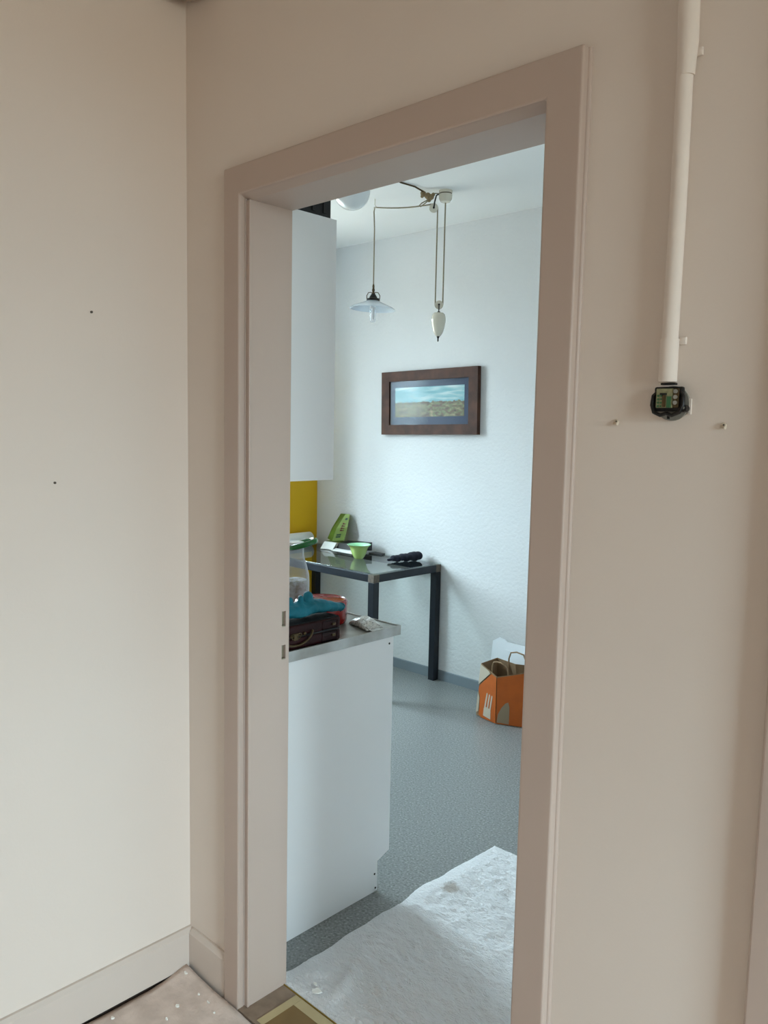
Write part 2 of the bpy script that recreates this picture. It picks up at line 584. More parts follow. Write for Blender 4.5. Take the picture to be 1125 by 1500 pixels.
def window(name, x, y0, y1, zz0, zz1, label):
    r = thing(name, (x, (y0 + y1) / 2, zz0), label, 'window', kind='structure')
    t = 0.05
    ym = (y0 + y1) / 2
    m = MB().box(x - 0.025, x + 0.025, y0, y0 + t, zz0, zz1).box(x - 0.025, x + 0.025, y1 - t, y1, zz0, zz1)
    m.box(x - 0.025, x + 0.025, y0 + t, y1 - t, zz0, zz0 + t).box(x - 0.025, x + 0.025, y0 + t, y1 - t, zz1 - t, zz1)
    m.box(x - 0.02, x + 0.02, ym - 0.03, ym + 0.03, zz0 + t, zz1 - t)
    m.build('window_frame', 'white_melamine', r)
    MB().box(x - 0.004, x + 0.004, y0 + t, ym - 0.03, zz0 + t, zz1 - t).build('pane', 'glass', r)
    MB().box(x - 0.004, x + 0.004, ym + 0.03, y1 - t, zz0 + t, zz1 - t).build('pane', 'glass', r)


window('window_1', -4.605, a, b, z0, z1, 'kitchen window in the wall with the yellow corner')
window('window_2', 3.45, -0.71, 0.61, 0.75, 2.50, 'hall window on the far right')

# baseboards
bl = MB()
bl.prism([(XL, -3.2, 0.014), (XL + 0.018, -3.2, 0.014), (XL + 0.018, -3.2, 0.114), (XL + 0.008, -3.2, 0.124), (XL, -3.2, 0.124)], (0, 3.2 + YD, 0))
bo = structure('baseboard_left', bl, 'baseboard', 'beige baseboard along the cream left wall', 'baseboard')
MB().box(XL, XL + 0.010, -3.2, YD - 0.001, 0.0, 0.014).build('shadow_gap', 'dark_gap', bo)  # dark brown strip standing in for shade under the baseboard
bf = MB()
bf.prism([(XL + 0.018, YD, 0.0), (XL + 0.018, YD - 0.016, 0.0), (XL + 0.018, YD - 0.016, 0.112), (XL + 0.018, YD - 0.006, 0.124), (XL + 0.018, YD, 0.124)], (-1.692 - XL - 0.018, 0, 0))
structure('baseboard_front', bf, 'baseboard', 'short beige baseboard between the corner and the door casing', 'baseboard')
bk = MB()
bk.prism([(XY_, YF, 0), (XY_, YF - 0.009, 0), (XY_, YF - 0.007, 0.058), (XY_, YF, 0.062)], (XKR - XY_, 0, 0))
structure('baseboard_kitchen', bk, 'baseboard_grey', 'grey vinyl skirting along the kitchen wall', 'baseboard')

# doorway: casing, lining, threshold
d1 = thing('door_1', (-1.2, YD, 0), 'wide beige wooden door frame around the open kitchen doorway', 'door frame', kind='structure')
yc = 1.190
CB = 0.004
def casing(x0, x1, i0_, i1_, parent):
    U = [(x0, 0), (i0_, 0), (i0_, 2.100), (i1_, 2.100), (i1_, 0), (x1, 0), (x1, 2.169), (x0, 2.169)]
    o = MB().prism([(x, yc, zz) for x, zz in U], (0, YD - yc, 0)).build('casing', 'trim', parent)
    bv_ = o.modifiers.new('rounded', 'BEVEL'); bv_.width = 0.0045; bv_.segments = 3
    return o
casing(-1.692, -0.711, -1.629, -0.780, d1)
# outer moulding strip of the right casing
MB().tube([(-0.7115, YD - 0.001, 0), (-0.7115, YD - 0.001, 2.167)], 0.0055, 12).build('caulk_line', 'trim', d1, True)
# bead + lining, left side with two latch pockets near the kitchen edge
bead = MB().box(fx0, JL + 0.003, YD + 0.0005, YD + 0.008, 0.012, JH, 0.002)
bead.build('bead', 'trim', d1)
MB().box(JR - 0.003, fx1, YD + 0.0005, YD + 0.008, 0.012, JH, 0.002).build('bead', 'trim', d1)
MB().prism([(-1.6285, yc + 0.004, 2.0998), (-1.6285, YD + 0.0088, JH - 0.0005), (-1.6285, YD + 0.0088, 2.0998)], (0.848, 0, 0)).build('bead', 'trim', d1)
p0, p1 = 1.322, 1.335
lj = MB().box(fx0, JL, YD + 0.009, p0, 0.012, JH)
zs = [0.012, 0.938, 0.977, 1.026, 1.068, JH]
lj.box(fx0, JL, p0, p1, zs[0], zs[1]).box(fx0, JL, p0, p1, zs[2], zs[3]).box(fx0, JL, p0, p1, zs[4], zs[5])
lj.box(fx0, JL, p1, YK + 0.001, 0.012, JH)
lj.build('lining', 'trim', d1)
for q0, q1 in ((zs[1], zs[2]), (zs[3], zs[4])):
    MB().box(fx0 + 0.001, fx0 + 0.004, p0, p1, q0 + 0.004, q1).box(fx0 + 0.001, JL - 0.001, p0, p1, q0, q0 + 0.003).build('latch_pocket', 'metal_pocket', d1)
MB().box(JR, fx1, YD + 0.009, YK + 0.001, 0.012, JH).build('lining', 'trim', d1)
MB().box(fx0, fx1, YD + 0.009, YK + 0.001, JH, fz).build('lining_head', 'trim', d1)
MB().box(fx0, fx1, YD - 0.02, 1.336, 0.0, 0.012).build('threshold', 'threshold', d1)
MB().box(fx0, fx1, 1.3365, 1.3405, 0.0, 0.0135, 0.001).build('edge_strip', 'brass', d1)

# second doorway at the right edge of the picture
t1 = thing('door_2', (0.05, YD, 0), 'beige door casing at the right edge beside the bare cable box', 'door frame', kind='structure')
casing(-0.371, 0.551, -0.300, 0.480, t1)
MB().box(-0.299, 0.479, YD - 0.012, YD - 0.0005, 0.012, 2.099).build('door_leaf', 'trim', t1)

# ------------------------------------------------------------------ kitchen cabinet run
PX = -1.771
cab = thing('base_cabinet', (-2.37, 1.65, 0), 'white kitchen base cabinet with plain end panel beside the doorway', 'cabinet')
c = MB()
c.prism([(PX, YK + 0.003, 0), (PX, 1.866, 0), (PX, 1.866, 0.104), (PX, 1.922, 0.124), (PX, 1.922, 0.868), (PX, YK + 0.003, 0.868)], (-0.019, 0, 0))
c.build('end_panel', 'white_melamine', cab)
MB().box(-2.97, PX - 0.0195, YK + 0.003, 1.90, 0.12, 0.866).build('carcass', 'white_melamine', cab)
MB().box(-2.97, PX - 0.0195, 1.84, 1.858, 0.0, 0.119).build('plinth', 'black_plastic', cab)
for x0 in (-2.968, -2.378):
    dd = MB().box(x0, x0 + 0.584, 1.901, 1.919, 0.125, 0.862, 0.002).build('door', 'white_melamine', cab)
    MB().tube([(x0 + 0.06, 1.920, 0.76), (x0 + 0.06, 1.945, 0.765), (x0 + 0.06, 1.945, 0.835), (x0 + 0.06, 1.920, 0.84)], 0.005).build('handle', 'steel', dd)
for y, z in ((1.902, 0.846), (1.853, 0.063), (1.858, 0.012)):
    MB().lathe([(0.0035, 0), (0.0035, 0.0012)], (PX, y, z), 10, 'X').build('screw_hole', 'hole', cab)

wt = thing('worktop', (-2.37, 1.65, 0.87), 'stainless steel worktop with worn edge on the white base cabinet', 'worktop')
MB().box(-2.97, PX + 0.0, YK + 0.001, 1.947, 0.8685, 0.8965, 0.003).build('slab', 'steel', wt)
MB().box(PX + 0.0005, PX + 0.006, YK + 0.001, 1.952, 0.8685, 0.9005, 0.0015).build('edge_band', 'steel_edge', wt)
MB().box(-2.97, PX, 1.9475, 1.953, 0.8685, 0.9005, 0.0015).build('front_band', 'steel_edge', wt)

wc = thing('wall_cabinet', (-2.37, 1.5, 1.396), 'tall white wall cabinet hanging above the steel worktop', 'cabinet')
MB().box(PX - 0.019, PX, YK + 0.001, 1.640, 1.396, 2.150).build('end_panel', 'white_melamine', wc)
MB().box(-2.97, PX - 0.0195, YK + 0.001, 1.620, 1.398, 2.148).build('carcass', 'white_melamine', wc)
for x0 in (-2.968, -2.378):
    MB().box(x0, x0 + 0.584, 1.621, 1.638, 1.399, 2.147, 0.002).build('door', 'white_melamine', wc)

cr = thing('crate', (-1.95, 1.5, 2.151), 'black ribbed crate on top of the white wall cabinet', 'crate')
X0, X1, Y0, Y1, Z0, Z1 = -2.17, -1.776, 1.36, 1.620, 2.151, 2.40
m = MB().box(X0, X1, Y0, Y0 + 0.008, Z0, Z1).box(X0, X1, Y1 - 0.008, Y1, Z0, Z1)
m.box(X0, X0 + 0.008, Y0 + 0.008, Y1 - 0.008, Z0, Z1).box(X1 - 0.008, X1, Y0 + 0.008, Y1 - 0.008, Z0, Z1).box(X0 + 0.008, X1 - 0.008, Y0 + 0.008, Y1 - 0.008, Z0, Z0 + 0.006)
m.build('crate_body', 'black_plastic', cr)
for i in range(6):
    yy = Y0 + 0.02 + i * 0.042
    MB().box(X1, X1 + 0.004, yy, yy + 0.010, Z0 + 0.01, Z1 - 0.03).build('rib', 'black_plastic', cr)
MB().box(X1, X1 + 0.007, Y0, Y1, Z1 - 0.025, Z1).build('rim', 'black_plastic', cr)

# ------------------------------------------------------------------ glass table
TX0, TX1, TY0, TY1, TZ = -4.262, -3.112, 3.203, 3.795, 0.737
tb = thing('table', ((TX0 + TX1) / 2, 3.5, 0), 'dark steel frame table with a glass top against the white wall', 'table')
fw = 0.045
zt = TZ - 0.008
for x in (TX0, TX1 - fw):
    for y in (TY0, TY1 - fw):
        lg = MB().box(x, x + fw, y, y + fw, 0.0, zt - fw - 0.001, 0.002).build('leg', 'blue_steel', tb)
        MB().box(x - 0.0006, x + fw + 0.0006, y - 0.0006, y + fw + 0.0006, zt - fw, zt, 0.002).build('corner_joint', 'rust', lg)
MB().box(TX0 + fw, TX1 - fw, TY0, TY0 + fw, zt - fw, zt, 0.002).build('rail', 'blue_steel', tb)
MB().box(TX0 + fw, TX1 - fw, TY1 - fw, TY1, zt - fw, zt, 0.002).build('rail', 'blue_steel', tb)
MB().box(TX0, TX0 + fw, TY0 + fw, TY1 - fw, zt - fw, zt, 0.002).build('rail', 'blue_steel', tb)
MB().box(TX1 - fw, TX1, TY0 + fw, TY1 - fw, zt - fw, zt, 0.002).build('rail', 'blue_steel', tb)
MB().box(TX0, TX1, TY0, TY1, zt + 0.0003, TZ, 0.001).build('glass_top', 'glass_green', tb)

# bowl
bx, by = -3.56, 3.525
bw = thing('bowl', (bx, by, TZ), 'lime green bowl with flared rim on the glass table', 'bowl')
prof_o = [(0.028, 0.0), (0.030, 0.004), (0.036, 0.012), (0.046, 0.032), (0.053, 0.056), (0.059, 0.072), (0.069, 0.082), (0.075, 0.087)]
prof_i = [(0.0755, 0.0885), (0.072, 0.0885), (0.066, 0.083), (0.056, 0.072), (0.049, 0.055), (0.042, 0.033), (0.030, 0.012), (0.0, 0.008)]
MB().lathe(prof_o, (bx, by, TZ + 0.0005), 40, cap=False).build('outer_wall', 'lime', bw, True)
MB().lathe([prof_o[-1]] + prof_i, (bx, by, TZ + 0.0005), 40, cap=False).build('inner_wall', 'mint', bw, True)

# printed carton with white flaps
cb = thing('carton', (-3.80, 3.66, TZ), 'black printed carton with open white flaps behind the green bowl', 'box')
def quad_slab(pts, n, name, material, parent):
    return MB().prism(pts, n).build(name, material, parent)
zb = TZ + 0.001
quad_slab([(-3.885, 3.60, zb), (-3.650, 3.60, zb), (-3.665, 3.76, zb), (-3.885, 3.76, zb)], (0, 0, 0.004), 'base_sheet', 'paper', cb)
m = MB()
m.prism([(-3.885, 3.635, zb + 0.012), (-3.885, 3.655, zb + 0.050), (-3.885, 3.745, zb + 0.058), (-3.885, 3.745, zb + 0.005)], (0.225, 0, 0.012))
m.build('carton_body', 'black_print', cb)
m = MB()
def flap(u, v):
    x = -4.005 + 0.118 * u + 0.008 * v
    y = 3.600 + 0.018 * (1 - (2 * u - 1) ** 2) + 0.030 * v
    return (x, y, zb + 0.002 + 0.048 * v - 0.004 * (1 - (2 * u - 1) ** 2) * v)
m.grid(flap, 10, 3)
o = m.build('flap', 'paper', cb)
o.modifiers.new('thickness', 'SOLIDIFY').thickness = 0.002
m = MB().grid(lambda u, v: (-3.884 + 0.20 * u, 3.585 + 0.045 * v, zb + 0.0045 + 0.010 * v), 4, 3)
o = m.build('flap', 'paper', cb)
o.modifiers.new('thickness', 'SOLIDIFY').thickness = 0.002
quad_slab([(-3.655, 3.71, zb), (-3.545, 3.72, zb), (-3.560, 3.765, zb), (-3.66, 3.77, zb)], (0, 0, 0.007), 'tongue', 'black_print', cb)
for k in range(5):
    x = -3.76 + 0.016 * k
    s = 0.012 * (x + 3.885) / 0.225
    MB().prism([(x, 3.6515, zb + 0.0475 + s), (x + 0.007, 3.6515, zb + 0.0475 + s), (x + 0.008, 3.6415, zb + 0.0285 + s), (x + 0.002, 3.6415, zb + 0.0285 + s)], (0, -0.0006, 0.0003)).build('print_mark', 'brown_print', cb)

# green packet
gp = thing('packet', (-3.965, 3.72, TZ + 0.05), 'green foil packet standing up against the wall behind the carton', 'packet')
A = (-4.045, 3.700, TZ + 0.060); B = (-3.965, 3.668, TZ + 0.052); Cc = (-3.895, 3.715, TZ + 0.060); D = (-3.965, 3.765, TZ + 0.055)
A2 = (-4.025, 3.720, TZ + 0.130); B2 = (-3.945, 3.690, TZ + 0.140); C2 = (-3.880, 3.730, TZ + 0.150); D2 = (-3.955, 3.785, TZ + 0.14)
A3 = (-3.985, 3.765, TZ + 0.232); B3 = (-3.925, 3.755, TZ + 0.236); C3 = (-3.893, 3.765, TZ + 0.232); D3 = (-3.935, 3.788, TZ + 0.232)
def faces_mesh(quads, name, material, parent):
    t = MB()
    for q in quads:
        vs = [t.bm.verts.new(Vector(p)) for p in q]
        t.bm.faces.new(vs)
    bmesh.ops.remove_doubles(t.bm, verts=t.bm.verts, dist=1e-5)
    bmesh.ops.recalc_face_normals(t.bm, faces=t.bm.faces)
    return t.build(name, material, parent)
faces_mesh([(A, B, B2, A2), (A2, B2, B3, A3), (C2, D2, D3, C3), (Cc, D, D2, C2), (D, A, A2, D2), (D2, A2, A3, D3), (A3, B3, C3, D3), (A, D, Cc, B)], 'packet_body', 'green_pack', gp)
faces_mesh([(B, Cc, C2, B2), (B2, C2, C3, B3)], 'front_face', 'green_pack2', gp)
def lerp(a, b, t):
    return tuple(a[i] + (b[i] - a[i]) * t for i in range(3))
def on_face(u, v):
    if v < 0.5:
        return lerp(lerp(B, B2, v * 2), lerp(Cc, C2, v * 2), u)
    return lerp(lerp(B2, B3, v * 2 - 1), lerp(C2, C3, v * 2 - 1), u)
def mark(u0, u1, v0, v1, name, material):
    off = Vector((0.25, -0.9, 0.3)) * 0.0014
    q = [Vector(on_face(*t)) + off for t in ((u0, v0), (u1, v0), (u1, v1), (u0, v1))]
    MB().prism(q, Vector((0.2, -0.9, 0.3)) * 0.0008).build(name, material, gp)
for v0 in (0.62, 0.535, 0.45, 0.37):
    mark(0.40, 0.75, v0, v0 + 0.030, 'letter_stroke', 'print_red')
    mark(0.40, 0.56, v0 + 0.03, v0 + 0.058, 'letter_stroke', 'print_red')
for v0 in (0.20, 0.12):
    mark(0.22, 0.60, v0, v0 + 0.06, 'printed_badge', 'print_green')
mark(0.45, 0.80, 0.78, 0.86, 'printed_badge', 'print_green')
MB().box(-4.02, -3.905, 3.668, 3.752, TZ + 0.0485, TZ + 0.0505).build('folded_bottom', 'green_pack', gp)

# paper roll
rl = thing('paper_roll', (-4.205, 3.53, TZ), 'white paper roll lying on the table by the yellow wall', 'paper roll')
MB().lathe([(0.020, 0), (0.043, 0.0), (0.045, 0.003), (0.045, 0.257), (0.043, 0.26), (0.020, 0.26)], (-4.208, 3.425, TZ + 0.0455), 28, 'Y', cap=False).build('paper', 'paper', rl, True)
MB().lathe([(0.018, 0), (0.0195, 0), (0.0195, 0.26), (0.018, 0.26)], (-4.208, 3.425, TZ + 0.0455), 20, 'Y', cap=False).build('core', 'kraft', rl, True)

# navy bundle
nb = thing('fabric_bundle', (-3.30, 3.67, TZ), 'dark navy rolled fabric bundle near the right end of the glass table', 'bundle')
m = MB()
q0, q1 = Vector((-3.322, 3.590, TZ + 0.022)), Vector((-3.262, 3.745, TZ + 0.031))
for i in range(9):
    t = i / 8
    p = q0.lerp(q1, t)
    r = 0.020 + 0.011 * t + 0.003 * math.sin(i * 2.1)
    m.ball(p + Vector((0.006 * math.sin(i * 1.7), 0, 0.002 * math.cos(i * 2.3))), (r * 1.25, 0.022, r), sub=2)
o = m.build('bundle_body', 'navy', nb)
md = o.modifiers.new('merge', 'REMESH'); md.mode = 'VOXEL'; md.voxel_size = 0.004; md.use_smooth_shade = True
sm = o.modifiers.new('soften', 'SMOOTH'); sm.factor = 0.6; sm.iterations = 8
MB().tube([q0 + Vector((0, -0.005, -0.004)), q0 + Vector((-0.008, -0.028, -0.006)), q0 + Vector((-0.012, -0.042, -0.006))], [0.008, 0.008, 0.007]).build('tip', 'navy', nb, True)
MB().tube([(q1.x + 0.018 * math.cos(t), q1.y + 0.012, q1.z + 0.018 * math.sin(t) - 0.002) for t in [k * 0.5 for k in range(13)]], 0.003).build('cord_loop', 'navy', nb, True)

# ------------------------------------------------------------------ things on the worktop
WZ = 0.8968
case = thing('case', (-1.835, 1.52, WZ), 'small dark burgundy leather case with clasp at the front of the worktop', 'case')
X0, X1, Y0, Y1 = -1.890, -1.779, 1.375, 1.688
MB().box(X0, X1, Y0, Y1, WZ + 0.0005, WZ + 0.036, 0.007, 3).build('bottom_shell', 'burgundy', case, True)
MB().box(X0, X1, Y0, Y1, WZ + 0.038, WZ + 0.073, 0.007, 3).build('top_shell', 'burgundy', case, True)
MB().box(X0 + 0.003, X1 - 0.003, Y0 + 0.003, Y1 - 0.003, WZ + 0.034, WZ + 0.040).build('seam', 'black_plastic', case)
MB().box(X0 + 0.004, X1 - 0.004, Y0 + 0.004, Y1 - 0.004, WZ + 0.0725, WZ + 0.0755, 0.001).build('lid_cover', 'case_top', case)
for zz in (0.020, 0.054):
    h = MB()
    yy0, yy1, hh = 1.610, 1.672, 0.012
    h.tube([(X1 + 0.001, yy0, WZ + zz - hh), (X1 + 0.001, yy1, WZ + zz - hh), (X1 + 0.001, yy1, WZ + zz + hh), (X1 + 0.001, yy0, WZ + zz + hh)], 0.0012, 6, True)
    h.build('trim_line', 'case_top', case)
    MB().box(X1 - 0.001, X1 + 0.003, 1.650, 1.664, WZ + zz - 0.004, WZ + zz + 0.004, 0.001).build('latch_plate', 'brass_dark', case)
hd = MB()
hd.tube([(X1 + 0.006, 1.505 + 0.062 * math.cos(t), WZ + 0.052 - 0.038 * math.sin(t)) for t in [math.pi * k / 20 for k in range(21)]], 0.0035)
hd.build('handle', 'brass_dark', case, True)
for s in (-1, 1):
    sp = MB()
    sp.tube([(X1 + 0.003, 1.505 + s * (0.012 + 0.010 * (1 - k / 26) * math.cos(k * 0.42)) , WZ + 0.040 + 0.010 * (1 - k / 26) * math.sin(k * 0.42)) for k in range(22)], 0.0018, 6)
    sp.build('scroll', 'brass_dark', case, True)
    MB().ball((X1 + 0.002, 1.505 + s * 0.034, WZ + 0.044), (0.004, 0.006, 0.006), sub=2).build('stud', 'brass_dark', case, True)
MB().box(X1 - 0.001, X1 + 0.004, 1.496, 1.514, WZ + 0.028, WZ + 0.050, 0.002).build('lock_plate', 'brass_dark', case)

pot = thing('tin', (-1.992, 1.797, WZ), 'shiny red round tin behind the dark case on the worktop', 'tin')
pc = (-1.992, 1.797, WZ + 0.0005)
MB().lathe([(0.082, 0), (0.086, 0.004), (0.088, 0.012), (0.088, 0.054), (0.086, 0.056)], pc, 48).build('tin_body', 'red', pot, True)
MB().lathe([(0.0885, 0.0565), (0.0895, 0.060), (0.0895, 0.072), (0.086, 0.077), (0.081, 0.0785), (0.077, 0.076), (0.071, 0.074), (0.0, 0.074)], pc, 48, cap=False).build('lid', 'red', pot, True)

# teal rubber glove draped over the case
gl = thing('rubber_glove', (-1.84, 1.62, WZ + 0.076), 'crumpled teal rubber glove lying on top of the dark case', 'glove')
m = MB()
gx = -1.842
GZ = 0.004
for (y, z, rx, ry, rz) in ((1.50, 0.992, 0.034, 0.040, 0.021), (1.545, 0.993, 0.036, 0.036, 0.023), (1.59, 0.994, 0.036, 0.036, 0.025), (1.61, 0.9955, 0.036, 0.036, 0.025), (1.63, 0.995, 0.035, 0.036, 0.025), (1.648, 0.994, 0.034, 0.034, 0.024), (1.665, 0.9915, 0.033, 0.034, 0.022), (1.685, 0.988, 0.031, 0.032, 0.019), (1.705, 0.984, 0.028, 0.028, 0.016), (1.567, 0.9945, 0.036, 0.036, 0.024), (1.522, 0.993, 0.035, 0.036, 0.022)):
    m.ball((gx, y, z + GZ), (rx, ry, rz), sub=2)
m.ball((gx + 0.004, 1.728, 0.983), (0.024, 0.022, 0.014), sub=2)
for (y0, z0_, y1, z1_, r, dx) in ((1.598, 1.005, 1.609, 1.034, 0.0165, 0.0), (1.572, 1.0, 1.573, 1.032, 0.0105, 0.006), (1.540, 1.0, 1.540, 1.030, 0.011, -0.004), (1.50, 1.0, 1.500, 1.024, 0.012, 0.004)):
    for k in range(4):
        t = k / 3
        m.ball((gx + dx * t, y0 + (y1 - y0) * t, z0_ + (z1_ - z0_) * t), r, sub=2)
m.ball((gx + 0.022, 1.56, 0.989), (0.020, 0.05, 0.012), sub=2)
o = m.build('glove_body', 'teal', gl)
md = o.modifiers.new('merge', 'REMESH'); md.mode = 'VOXEL'; md.voxel_size = 0.0035; md.use_smooth_shade = True
sm = o.modifiers.new('soften', 'SMOOTH'); sm.factor = 0.6; sm.iterations = 8
tx = bpy.data.textures.new('folds', 'CLOUDS'); tx.noise_scale = 0.035
dm = o.modifiers.new('folds', 'DISPLACE'); dm.texture = tx; dm.strength = 0.009; dm.mid_level = 0.55
MB().tube([(gx + 0.004 + 0.020 * math.cos(t), 1.738 + 0.006 * math.sin(2 * t), 0.982 + 0.012 * math.sin(t)) for t in [2 * math.pi * k / 24 for k in range(24)]], 0.0025, 6, True).build('cuff_bead', 'teal', gl, True)

# printed plastic packet next to the tin
pk = MB()
def pillow(u, v):
    x = -1.905 + 0.115 * u
    y = 1.835 + 0.075 * v + 0.010 * (1 - u) - 0.022 * u
    e = math.sin(math.pi * min(1, max(0, u))) ** 0.4 * math.sin(math.pi * v) ** 0.4
    n = noise.noise(Vector((u * 5, v * 4, 0.3)))
    return (x, y, WZ + 0.003 + 0.026 * e + 0.006 * n * e)
pkt = thing('plastic_packet', (-1.86, 1.87, WZ), 'crumpled pale packet with black line print beside the red tin', 'packet')
pk.grid(pillow, 24, 16)
o = pk.build('packet_top', 'scribble', pkt, True)
o.modifiers.new('thickness', 'SOLIDIFY').thickness = 0.0015
MB().grid(lambda u, v: (-1.800 + 0.030 * u, 1.822 + 0.05 * v, WZ + 0.002 + 0.003 * math.sin(3 * u + 5 * v) ** 2), 6, 8).build('seal_edge', 'white_plastic', pkt, True).modifiers.new('thickness', 'SOLIDIFY').thickness = 0.001

# clear bottle with green ring cap
bt = thing('bottle', (-2.20, 1.858, WZ), 'clear bottle with green ring cap holding pale powder behind the case', 'bottle')
bc = (-2.20, 1.858, WZ + 0.0005)
po = [(0.0, 0.0), (0.044, 0.0), (0.049, 0.006), (0.050, 0.05), (0.051, 0.10), (0.049, 0.125), (0.042, 0.155), (0.034, 0.180), (0.030, 0.195), (0.0295, 0.226)]
MB().lathe(po, bc, 36, cap=False).build('bottle_wall', 'cloudy', bt, True)
MB().lathe([(0.0, 0.003), (0.043, 0.003), (0.047, 0.008), (0.048, 0.05), (0.0485, 0.098), (0.044, 0.106), (0.02, 0.112), (0.0, 0.113)], bc, 36, cap=False).build('powder_fill', 'powder', bt, True)
MB().lathe([(0.031, 0.222), (0.032, 0.224), (0.032, 0.240), (0.030, 0.243), (0.0, 0.243)], bc, 32, cap=False).build('cap', 'white_plastic', bt, True)
rg = MB()
ax = Vector((0.30, 0.30, 1.0)).normalized()
q = Vector((0, 0, 1)).rotation_difference(Vector((-0.22, -0.20, 1.0)).normalized()).to_matrix()
pts = []
for k in range(36):
    t = 2 * math.pi * k / 36
    pts.append(Vector(bc) + Vector((0.018, 0.018, 0.236)) + q @ Vector((0.047 * math.cos(t), 0.047 * math.sin(t), 0)))
rg.tube(pts, 0.0105, 12, True)
rg.build('ring', 'bottle_green', bt, True)

# ------------------------------------------------------------------ picture
pic = thing('picture', (-3.240, 3.775, 1.719), 'landscape print in a wide brown wooden frame on the white wall', 'picture')
W2, H2, fwid = 0.3845, 0.198, 0.066
y0, y1 = -0.004, 0.027
def local(mb, name, material, parent):
    o = mb.build(name, material)
    o.parent = parent
    return o
def bar(p):
    return MB().prism([(p[i][0], y0, p[i][1]) for i in range(4)], (0, y1 - y0, 0))
i0, j0 = W2 - fwid, H2 - fwid * 0.93
g = 0.0004
local(bar([(-W2, H2), (W2, H2), (i0 + g, j0), (-i0 - g, j0)]), 'frame_bar', 'walnut', pic)
local(bar([(-W2, -H2), (W2, -H2), (i0 + g, -j0), (-i0 - g, -j0)]), 'frame_bar', 'walnut', pic)
local(bar([(-W2, H2 - g), (-W2, -H2 + g), (-i0, -j0 + g), (-i0, j0 - g)]), 'frame_bar', 'walnut', pic)
local(bar([(W2, H2 - g), (W2, -H2 + g), (i0, -j0 + g), (i0, j0 - g)]), 'frame_bar', 'walnut', pic)
local(MB().box(-i0, i0, 0.012, 0.016, -j0, j0), 'mount', 'mat_board', pic)
local(MB().box(-0.2775, 0.2775, 0.0108, 0.0118, -0.092 + 0.004, 0.092 + 0.004), 'print', 'landscape', pic)
local(MB().box(-i0, i0, 0.004, 0.006, -j0, j0), 'glazing', 'picture_glass', pic)
pic.rotation_euler = (0, math.radians(-1.1), 0)

# ------------------------------------------------------------------ rise-and-fall pendant
RX, RY = -2.698, 3.245
vr = Vector((0.725, 0.688, 0))       # direction along which the two cords are spread
vn = Vector((0.688, -0.725, 0))
pl = thing('pendant_lamp', (RX, RY, ZC), 'rise-and-fall pendant lamp with flat opal shade and porcelain counterweight', 'pendant lamp')
MB().lathe([(0.034, 0), (0.034, -0.012), (0.032, -0.014), (0.032, -0.018), (0.034, -0.020), (0.033, -0.040), (0.026, -0.055), (0.010, -0.060)], (RX, RY, ZC - 0.0005), 32).build('ceiling_rose', 'porcelain', pl, True)
MB().lathe([(0.0325, 0), (0.0325, 0.004)], (RX, RY, ZC - 0.0185), 32).build('rose_groove', 'brass_dark', pl, True)
rose = Vector((RX, RY, 0))
lc = rose - 0.0385 * vr              # left cord
p2 = rose - 0.0192 * vr              # lower pulley centre
p1c = rose - 0.0585 * vr             # upper pulley centre
ZP2, ZP1 = 2.189, 2.668
HK = Vector((-3.08, 3.125, 0))
def z(v, h):
    return (v.x, v.y, h)
cord = MB()
arc = [p2 + 0.0192 * math.cos(t) * vr + Vector((0, 0, ZP2 + 0.0192 * math.sin(t))) for t in [-math.pi * k / 10 for k in range(11)]]
up_arc = [p1c + 0.020 * math.cos(t) * vr + Vector((0, 0, ZP1 + 0.020 * math.sin(t))) for t in [math.pi * 0.5 * k / 6 for k in range(7)]]
start = p1c + Vector((0, 0, ZP1 + 0.020))
hook_p = HK + Vector((0, 0, 2.712))
sag = [start.lerp(hook_p, t / 10) - Vector((0, 0, 0.010 * math.sin(math.pi * t / 10))) for t in range(11)]
path = [Vector(z(rose, ZC - 0.058))] + arc + up_arc + sag[1:] + [Vector(z(HK, 2.69)) + 0.004 * -vr, Vector(z(HK, 2.60)), Vector(z(HK, 2.30))]
cord.tube(path, 0.0034, 8)
cord.build('cord', 'cord', pl, True)
for cc_, zz, r in ((p1c, ZP1, 0.018), (p2, ZP2, 0.017)):
    pu = MB().lathe([(r + 0.004, -0.007), (r + 0.004, -0.005), (r - 0.002, -0.002), (r - 0.002, 0.002), (r + 0.004, 0.005), (r + 0.004, 0.007)], (cc_.x, cc_.y, zz), 28, vn).build('pulley', 'porcelain', pl, True)
    MB().lathe([(0.005, -0.010), (0.005, 0.010)], (cc_.x, cc_.y, zz), 12, vn).build('axle', 'black_metal', pu, True)
for s in (-1, 1):
    MB().tube([p1c + s * 0.0095 * vn + Vector((0, 0, ZP1 - 0.004)), p1c + s * 0.0095 * vn + 0.004 * vr + Vector((0, 0, ZP1 + 0.030)), p1c + 0.012 * vr + Vector((0, 0, ZP1 + 0.062)), rose - 0.033 * vr + Vector((0, 0, ZC - 0.018))], 0.0036).build('pulley_strap', 'black_metal', pl, True)
    MB().tube([p2 + s * 0.0095 * vn + Vector((0, 0, ZP2 + 0.004)), p2 + s * 0.0095 * vn + Vector((0, 0, ZP2 - 0.020)), p2 + Vector((0, 0, ZP2 - 0.036))], 0.003).build('weight_fork', 'black_metal', pl, True)
wtb = ZP2 - 0.040
cwt = MB().lathe([(0.006, 0.0), (0.024, -0.001), (0.032, -0.008), (0.036, -0.022), (0.0365, -0.030), (0.038, -0.033), (0.038, -0.037), (0.0365, -0.048), (0.032, -0.075), (0.025, -0.098), (0.015, -0.114), (0.007, -0.120)], (p2.x, p2.y, wtb), 36).build('counterweight', 'porcelain', pl, True)
